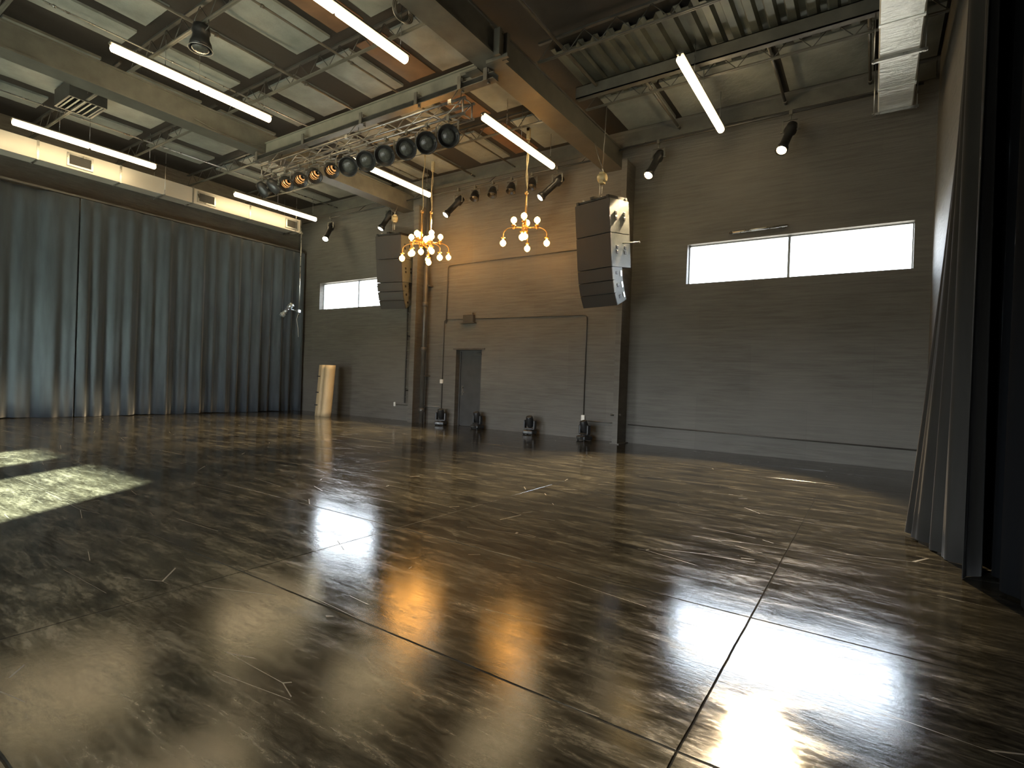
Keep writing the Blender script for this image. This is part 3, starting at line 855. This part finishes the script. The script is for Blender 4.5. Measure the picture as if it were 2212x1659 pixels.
# ---------------------------------------------------------------- wall-side pipe with spotlights
b = MB(); b.tube((-18.3, 12.55, 7.18), (-13.42, 12.55, 7.18), 0.024, 10)
for x in (-18.0, -15.2, -13.6): b.tube((x, 12.55, 7.18), (x, 12.93, 7.54), 0.01, 6)
tag(b.build('lighting_pipe', M['darksteel']), 'dark lighting pipe near the far wall in the left bay', 'pipe')
b = MB(); b.tube((-12.8, 12.55, 7.20), (-6.1, 12.55, 7.20), 0.024, 10)
for x in (-12.5, -9.5, -6.5): b.tube((x, 12.55, 7.20), (x, 12.93, 7.54), 0.01, 6)
tag(b.build('lighting_pipe', M['darksteel']), 'dark lighting pipe near the far wall behind the chandeliers', 'pipe')
b = MB(); b.tube((-5.45, 12.55, 7.30), (0.6, 12.55, 7.30), 0.024, 10)
for x in (-4.9, -2.4, 0.2): b.tube((x, 12.55, 7.30), (x, 12.93, 7.54), 0.01, 6)
tag(b.build('lighting_pipe', M['darksteel']), 'dark lighting pipe near the far wall in the right bay', 'pipe')

def spot_fixture(x, y, z, lens, label, mat, power=5000, cone=58):
    """ellipsoidal spot: clamp on pipe, yoke, tapering barrel ending at lens point"""
    rt = thing('spotlight', label, 'spotlight', (x, y, z), group='spotlights along the far wall')
    tip = Vector(lens) - Vector((x, y, z))
    d = tip.normalized(); 
    piv = Vector((0, 0, -0.38)); ax = (tip - piv).normalized(); Lr = (tip - piv).length
    b = MB(); b.box((-0.03, -0.04, -0.05), (0.03, 0.04, 0.035)); b.tube((0, 0, -0.04), (0, 0, -0.16), 0.014, 8); b.build('clamp', M['steel'], rt)
    b = MB(); b.bar((-0.15, 0, -0.16), (0.15, 0, -0.16), 0.035, 0.01)
    for s_ in (-1, 1): b.bar((s_ * 0.15, 0, -0.16), (s_ * 0.15, 0, -0.40), 0.01, 0.035); b.tube((s_ * 0.10, 0, -0.38), (s_ * 0.185, 0, -0.38), 0.02, 8)
    b.build('yoke', M['steel'], rt)
    b = MB(); bk_ = piv - ax * 0.20; LL = Lr + 0.20
    b.lathe(bk_, bk_ + ax * LL, [(0, 0.05), (0.02, 0.105), (0.22, 0.125), (0.27, 0.085), (LL - 0.12, 0.085), (LL - 0.10, 0.115), (LL, 0.12), (LL, 0.10), (LL - 0.02, 0.095)], 18)
    body = b.build('barrel', M['black'], rt)
    p = bk_ + ax * (LL - 0.015)
    b = MB(); b.lathe(p - ax * 0.01, p + ax * 0.02, [(0, 0.098), (0.02, 0.085), (0.03, 0.004)], 18); b.build('lens', M[mat], body)
    ld_ = bpy.data.lights.new('spot_beam', 'SPOT'); ld_.energy = power; ld_.spot_size = math.radians(cone); ld_.spot_blend = 0.35; ld_.color = (1, 0.76, 0.45); ld_.shadow_soft_size = 0.08
    lo = bpy.data.objects.new('spot_beam', ld_); COL.objects.link(lo); lo.parent = rt
    lo.location = p + ax * 0.06; lo.rotation_euler = ax.to_track_quat('-Z', 'Y').to_euler()
    return rt
spot_fixture(-16.65, 12.55, 7.18, (-16.39, 12.15, 6.27), 'lit spotlight above the small left window, left of the dark speaker array', 'spot', 250)
spot_fixture(-13.62, 12.55, 7.18, (-13.72, 12.3, 6.33), 'lit spotlight just left of the hoist over the dark speaker array', 'spot', 900)
spot_fixture(-10.62, 12.55, 7.20, (-10.81, 12.2, 6.35), 'lit spotlight just right of the paired chandeliers', 'spot')
spot_fixture(-7.20, 12.55, 7.20, (-7.51, 12.2, 6.34), 'lit spotlight right of the single chandelier', 'spot')
spot_fixture(-4.45, 12.55, 7.30, (-4.53, 12.15, 6.37), 'lit warm spotlight right of the hanging speakers', 'spotwarm', 5000, 36)
spot_fixture(-1.62, 12.55, 7.30, (-1.72, 12.15, 6.37), 'lit warm spotlight above the wide right window', 'spotwarm')
for (x, lb) in ((-9.98, 'unlit dark can light, leftmost of four on the pipe between the chandeliers'), (-9.33, 'unlit dark can light, second of four on the pipe between the chandeliers'),
                (-8.68, 'unlit dark can light, third of four on the pipe, left of the chandelier cord'), (-8.0, 'unlit dark can light, rightmost of four, right of the chandelier cord')):
    rt = make_can('can_light', 0.13, 0.30, M['lens']); rt.location = (x, 12.55, 7.19)
    rt['label'] = lb; rt['group'] = 'unlit can lights on the far pipe'
    can_body(rt, 0.13, 0.30, Vector((0.1, -0.35, -0.9)), M['lens'])

# ---------------------------------------------------------------- chandeliers
def make_chandelier():
    r = thing('chandelier', '', 'chandelier')
    b = MB(); b.tube((0, 0, 0), (0, 0, 0.85), 0.026, 12); b.lathe((0, 0, -0.07), (0, 0, 0.07), [(0, 0.03), (0.02, 0.06), (0.07, 0.075), (0.12, 0.06), (0.14, 0.03)], 14)
    b.ball((0, 0, 0.88), 0.05); b.build('stem', M['brass'], r)
    def bulb(p, up):
        s_ = 1 if up else -1
        p = Vector(p)
        b = MB(); b.lathe(p, p + Vector((0, 0, s_ * 0.05)), [(0, 0.03), (0.012, 0.06), (0.03, 0.055), (0.05, 0.022)], 12); k = b.build('socket', M['brass'], r)
        b = MB(); q = p + Vector((0, 0, s_ * 0.045))
        b.lathe(q, q + Vector((0, 0, s_ * 0.17)), [(0, 0.018), (0.03, 0.026), (0.07, 0.070), (0.115, 0.080), (0.165, 0.058), (0.195, 0.012)], 14)
        b.build('bulb', M['bulb'], k)
    for k in range(4):
        a = math.radians(20 + 90 * k); c, s_ = math.cos(a), math.sin(a)
        b = MB()
        pts = [(0, 0, 0), (c * 0.30, s_ * 0.30, 0.0)]
        b.tube(pts[0], pts[1], 0.017, 10)
        pts = []
        for q in range(9):
            u = q / 8 * math.pi / 2
            pts.append((c * (0.30 + 0.26 * math.sin(u)), s_ * (0.30 + 0.26 * math.sin(u)), -0.16 * (1 - math.cos(u)) ))
        pts.append((c * 0.56, s_ * 0.56, -0.24))
        b.poly(pts, 0.015, 10)
        b.ball((c * 0.30, s_ * 0.30, 0), 0.04)
        b.build('arm', M['brass'], r)
        bulb((c * 0.56, s_ * 0.56, -0.24), False)
        if k % 2 == 0:
            bulb((c * 0.30, s_ * 0.30, 0.035), True)
        else:
            b = MB(); b.tube((c * 0.30, s_ * 0.30, -0.03), (c * 0.30, s_ * 0.30, 0.06), 0.014, 8); b.build('nipple', M['brass'], r)
            bulb((c * 0.30, s_ * 0.30, 0.05), True)
    bulb((0, 0, -0.07), False)
    return r
ch = make_chandelier()
spots = [(-10.5, 10.9, 5.16, 'brass pipe chandelier with glowing bulbs, nearer and left one of the overlapping pair', 0.0, 7.62),
         (-11.10, 11.9, 5.50, 'brass pipe chandelier with glowing bulbs, farther and right one of the overlapping pair', 0.5, 7.62),
         (-7.48, 11.5, 5.37, 'brass pipe chandelier hanging alone in the middle of the far wall', 0.1, 7.62)]
for i, (x, y, z, lb, rz, zt) in enumerate(spots):
    o = ch if i == 0 else copy_tree(ch)
    o.location = (x, y, z); o.rotation_euler = (0, 0, rz); o['label'] = lb; o['group'] = 'brass pipe chandeliers'
    b = MB(); pts = []
    z0 = z + 0.90
    for k in range(15):
        u = k / 14; pts.append((0.02 * math.sin(u * 9 + i), 0.015 * math.cos(u * 7), 0.90 + (zt - z0) * u))
    pts[0] = (0, 0, 0.88)
    b.poly(pts, 0.014, 8); b.box((-0.04, -0.04, zt - z - 0.01), (0.04, 0.04, ZD - z))
    b.build('cord', M['rope'], o)

# ---------------------------------------------------------------- line arrays
def make_array(label, loc, rz):
    root = thing('speaker_array', label, 'speaker', loc, (0, 0, rz), group='hanging speaker arrays')
    W = 0.96
    def cab(h, d, wr, pitch, top):
        """top: Vector of upper front edge centre. front faces -y. returns lower front edge"""
        Mx = Matrix.Translation(top) @ Matrix.Rotation(pitch, 4, 'X')
        hw = W / 2
        g = 0.008
        b = MB(); b.M = Mx
        vs = []
        for z in (-g, -h + g):
            vs += [(-hw, 0.03, z), (hw, 0.03, z), (hw * wr, d, z), (-hw * wr, d, z)]
        b.add(vs, [(0, 1, 2, 3), (7, 6, 5, 4), (0, 4, 5, 1), (1, 5, 6, 2), (2, 6, 7, 3), (3, 7, 4, 0)])
        o = b.build('cabinet', M['cabinet'], root)
        b = MB(); b.M = Mx; b.bbox((-hw, 0.0, -h + g), (hw, 0.032, -g), 0.006); b.build('grille', M['grille'], o)
        # rigging holes and handles on both sides
        for s_ in (-1, 1):
            for (fy, fz) in (((0.28, 0.40), (0.28, 0.55), (0.72, 0.40), (0.72, 0.55)) if h > 0.5 else ((0.4, 0.45),)):
                b = MB(); b.M = Mx
                yy = 0.03 + (d - 0.03) * fy; xx = s_ * (hw + (hw * wr - hw) * fy)
                b.bbox((xx - 0.012, yy - 0.035, -h * fz - 0.04), (xx + 0.012, yy + 0.035, -h * fz + 0.03), 0.004)
                b.build('handle_recess', M['strap'], o)
            if h <= 0.5:
                b = MB(); b.M = Mx
                fy = 0.8; yy = 0.03 + (d - 0.03) * fy; xx = s_ * (hw + (hw * wr - hw) * fy)
                b.box((xx - 0.014, yy - 0.02, -h * 0.72), (xx + 0.014, yy + 0.03, -h * 0.3))
                b.build('rigging_plate', M['galv'], o)
        return top + (Mx.to_3x3() @ Vector((0, 0, -h)))
    p = Vector((0, 0, 0))
    pr = math.radians(7)
    hs = [(0.74, 0.74, 0.98, pr), (0.74, 0.74, 0.98, pr), (0.29, 0.44, 0.93, math.radians(10)), (0.29, 0.44, 0.93, math.radians(17)), (0.29, 0.44, 0.93, math.radians(26))]
    for (h, d, wr, pt) in hs: p = cab(h, d, wr, pt, p)
    b = MB()
    b.M = Matrix.Rotation(pr, 4, 'X')
    for s_ in (-1, 1): b.box((s_ * 0.42 - 0.03, 0.02, 0.0), (s_ * 0.42 + 0.03, 0.72, 0.07))
    for y in (0.08, 0.38, 0.66): b.box((-0.46, y - 0.03, 0.02), (0.46, y + 0.03, 0.06))
    b.box((-0.05, 0.02, 0.06), (0.05, 0.72, 0.11))
    b.build('flying_frame', M['black'], root)
    b = MB(); b.poly([(-0.05, 0.36, 0.12), (0.0, 0.36, 0.22), (0.05, 0.36, 0.12)], 0.014, 8); b.tube((-0.3, 0.1, 0.07), (-0.3, 0.1, 0.12), 0.025, 8); b.build('shackle', M['galv'], root)
    return root
def make_hoist(loc, ends, label, rz=0.0):
    r = thing('chain_hoist', label, 'hoist', loc, (0, 0, rz))
    b = MB(); b.lathe((-0.10, 0, 0.18), (0.10, 0, 0.18), [(0, 0.07), (0.02, 0.10), (0.18, 0.10), (0.20, 0.07)], 18); b.box((-0.05, -0.07, 0.05), (0.05, 0.07, 0.30)); b.build('hoist_body', M['hoist'], r)
    b = MB()
    b.poly([(0, 0, 0.28), (0.0, 0.03, 0.34), (0, -0.02, 0.38), (0, 0, 0.40)], 0.014, 8)
    b.build('hook', M['galv'], r)
    b = MB(); z = -0.02
    k = 0
    while z > -0.18:
        if k % 2: b.box((-0.012, -0.004, z - 0.03), (0.012, 0.004, z + 0.008))
        else: b.box((-0.004, -0.012, z - 0.03), (0.004, 0.012, z + 0.008))
        z -= 0.024; k += 1
    b.tube((0, 0, 0.06), (0, 0, -0.18), 0.007, 6)
    b.tube((-0.05, 0, 0.12), (-0.05, 0, -0.22), 0.012, 6)
    b.build('chain', M['galv'], r)
    b = MB()
    Ri = Matrix.Rotation(-rz, 3, 'Z')
    for e in ends:
        q = Ri @ (Vector(e) - Vector(loc))
        b.poly([(0, 0, 0.40), tuple(Vector((0, 0, 0.40)).lerp(q, 0.4) + Vector((0, 0, -0.03))), tuple(q)], 0.012, 8)
    b.build('bridle', M['pipe'], r)
    return r
yawR = math.radians(-13)
make_array('large dark speaker array hanging right of the door with pale lit side panels', (-5.33, 10.85, 5.50), yawR)
make_hoist((-5.25, 11.20, 5.95), [(-5.50, 11.25, 7.0), (-5.02, 10.80, 7.53)], 'pale chain hoist holding the right speaker array')
make_array('dim speaker array hanging between the small window and the chandeliers', (-12.98, 11.95, 5.95), math.radians(12))
make_hoist((-13.06, 12.30, 6.40), [(-13.30, 12.25, 7.0), (-13.0, 12.35, 7.0)], 'round pale chain hoist holding the dim left speaker array', 0.9)
b = MB(); b.tube((-4.78, 11.3, 4.62), (-4.35, 11.3, 4.60), 0.014, 8); b.ball((-4.36, 11.3, 4.60), 0.022)
tag(b.build('steel_pin', M['galv']), 'thin metal pin sticking out of the right speaker array', 'pin')

# ---------------------------------------------------------------- hanging spot on pole by the left curtain
b = MB(); b.tube((-17.72, 12.1, 3.55), (-17.72, 12.1, 6.70), 0.018, 8); b.box((-17.95, 12.06, 6.60), (-17.68, 12.14, 6.66))
tag(b.build('drop_pole', M['galv']), 'thin pole hanging from the end of the left duct', 'pole')
r = thing('spotlight', 'small silver spotlight clamped low on the thin hanging pole by the curtain', 'spotlight', (-17.74, 12.1, 3.75))
a = Vector((-0.62, -0.30, -0.72)).normalized()
c0 = Vector((-0.22, -0.1, 0.28))
b = MB(); b.lathe(c0, c0 + a * 0.62, [(0, 0.05), (0.03, 0.10), (0.22, 0.11), (0.26, 0.07), (0.5, 0.07), (0.52, 0.10), (0.62, 0.11), (0.62, 0.09)], 16); b.build('barrel', M['chrome'], r)
b = MB(); b.bar((0.0, 0, 0.0), (-0.30, -0.12, 0.06), 0.04, 0.02); b.bar((-0.30, -0.24, 0.06), (-0.30, 0.0, 0.06), 0.03, 0.02); b.box((-0.05, -0.05, -0.05), (0.06, 0.05, 0.05)); b.build('yoke', M['chrome'], r)
b = MB(); b.poly([(0.02, 0, 0.0), (-0.05, -0.03, -0.3), (0.0, 0.0, -0.62), (0.02, 0.02, -0.95)], 0.007, 6); b.build('power_cord', M['white'], r)

# ---------------------------------------------------------------- tan rolled boards leaning at the left corner
def loft(profile, H, lean=(0, 0), th=0.012, twist=None, nz=12):
    vs = []; fs = []
    n = len(profile)
    for j in range(nz + 1):
        u = j / nz
        for (x, y) in profile:
            if twist: x2, y2 = twist(x, y, u)
            else: x2, y2 = x, y
            vs.append((x2 + lean[0] * u, y2 + lean[1] * u, H * u))
    for j in range(nz):
        for i in range(n - 1):
            a_ = j * n + i
            fs.append((a_, a_ + 1, a_ + n + 1, a_ + n))
    return vs, fs
bd = thing('rolled_board', 'tan rolled board with black straps standing by the left corner', 'board', (-15.85, 11.9, 0.0), (0, 0, math.radians(14)))
prof = []
prof += [(-0.46, 0.05), (-0.45, -0.02), (-0.30, -0.03)]
for k in range(9):
    q = math.pi - k / 8 * math.pi; prof.append((-0.16 + 0.13 * math.cos(q), -0.03 - 0.10 * math.sin(q)))
for k in range(15):
    q = math.pi - k / 14 * math.pi * 1.1; prof.append((0.20 + 0.24 * math.cos(q), -0.02 - 0.20 * math.sin(q)))
prof += [(0.30, 0.14), (0.0, 0.18), (-0.3, 0.14), (-0.46, 0.05)]
prof = [(x * 0.74, y) for (x, y) in prof]
vs, fs = loft(prof, 1.78, (0.03, 0.12))
b = MB(); b.add(vs, fs, True); n = len(prof)
b.f.append(tuple(range(n - 2, -1, -1))); b.sm.append(False); b.f.append(tuple(range(12 * n, 13 * n - 1))); b.sm.append(False)
b.build('board', M['kraft'], bd)
for z in (0.36, 0.80, 1.36):
    u = z / 1.76; ox_, oy_ = 0.03 * u, 0.12 * u
    MB().box((-0.35 + ox_, -0.06 + oy_, z), (-0.21 + ox_, 0.02 + oy_, z + 0.035)).build('strap', M['strap'], bd)

# ---------------------------------------------------------------- moving-head lights on the floor
def make_mover():
    r = thing('moving_head_light', '', 'stage light')
    b = MB(); b.bbox((-0.16, -0.15, 0.02), (0.16, 0.15, 0.12), 0.02)
    for x in (-0.12, 0.12):
        for y in (-0.11, 0.11): b.lathe((x, y, 0), (x, y, 0.02), [(0, 0.018), (0.02, 0.022)], 8)
    b.build('base', M['black'], r)
    b = MB()
    b.lathe((0, 0, 0.12), (0, 0, 0.15), [(0, 0.10), (0.03, 0.09)], 16)
    b.bbox((-0.17, -0.06, 0.14), (0.17, 0.06, 0.18), 0.012)
    for s_ in (-1, 1): b.bbox((s_ * 0.15 - 0.028, -0.06, 0.16), (s_ * 0.15 + 0.028, 0.06, 0.40), 0.015)
    b.build('yoke', M['black'], r)
    b = MB(); a = Vector((0, -0.35, 0.93)).normalized(); c = Vector((0, 0, 0.34)); q = c - a * 0.15
    b.lathe(q, q + a * 0.32, [(0, 0.05), (0.03, 0.09), (0.16, 0.11), (0.30, 0.095), (0.32, 0.09), (0.32, 0.075), (0.305, 0.07)], 18)
    h = b.build('head', M['black'], r)
    b = MB(); b.lathe(q + a * 0.295, q + a * 0.315, [(0, 0.075), (0.012, 0.06), (0.02, 0.004)], 16); b.build('lens', M['lens'], h)
    b = MB(); b.box((-0.10, -0.156, 0.05), (0.02, -0.149, 0.095)); b.build('display', M['lens'], r)
    return r
mv = make_mover()
for i, (x, y, rz, lb) in enumerate([(-11.15, 12.72, 0.3, 'small black moving-head light on the floor left of the door'),
                                    (-9.72, 12.72, -0.2, 'small black moving-head light on the floor at the right side of the door'),
                                    (-7.82, 12.62, 0.1, 'small black moving-head light on the floor midway between door and column'),
                                    (-6.12, 12.55, -0.4, 'small black moving-head light on the floor under the right outlet box')]):
    o = mv if i == 0 else copy_tree(mv)
    o.location = (x, y, 0); o.rotation_euler = (0, 0, rz); o['label'] = lb; o['group'] = 'moving-head lights on the floor'

# ---------------------------------------------------------------- ceiling fixture at the top left
r = thing('pendant_fixture', 'dark bell-shaped ceiling fixture hanging at the upper left', 'ceiling fixture', (-10.02, 4.72, 7.52))
b = MB(); b.lathe((0, 0, 0.02), (0, 0, -0.5), [(0, 0.05), (0.04, 0.13), (0.16, 0.15), (0.18, 0.13), (0.28, 0.14), (0.34, 0.17), (0.45, 0.19), (0.45, 0.165), (0.40, 0.15)], 20); b.build('housing', M['black'], r)
b = MB(); b.lathe((0, 0, -0.40), (0, 0, -0.47), [(0, 0.15), (0.04, 0.14), (0.06, 0.10), (0.07, 0.005)], 20); b.build('lens', M['lens'], r)
b = MB(); b.lathe((0, 0, -0.425), (0, 0, -0.44), [(0, 0.20), (0.012, 0.20), (0.012, 0.185), (0.0, 0.185)], 24); b.build('rim', M['galv'], r)
b = MB(); b.bar((-0.30, 0, 0.03), (0.30, 0, 0.03), 0.05, 0.02); b.poly([(-0.25, 0, 0.03), (-0.22, 0.02, -0.1), (-0.12, 0, -0.15)], 0.012, 6); b.poly([(0.25, 0, 0.03), (0.22, 0.02, -0.1), (0.12, 0, -0.15)], 0.012, 6); b.build('bracket', M['darksteel'], r)
# coil of cable tied to the wide beam
b = MB()
for k in range(3):
    pts = []
    for i in range(25):
        a = 2 * math.pi * i / 24
        pts.append((-6.09 - 0.02 * k - 0.02 * math.sin(a * 2), 5.72 + 0.17 * math.cos(a) + 0.05 * k, 7.02 + 0.20 * math.sin(a) + 0.02 * k))
    b.poly(pts, 0.012, 6)
tag(b.build('cable_coil', M['pipe']), 'coil of grey cable tied to the left edge of the wide roof beam', 'cable')
# loose cable swagging from the left beam
b = MB(); pts = []
for i in range(13):
    u = i / 12; pts.append((-12.90, 6.0 + 1.7 * u, 7.12 - 0.10 * math.sin(math.pi * u)))
b.poly(pts, 0.008, 6); tag(b.build('loose_cable', M['pipe']), 'thin loose cable sagging along the left roof beam before the truss', 'cable')
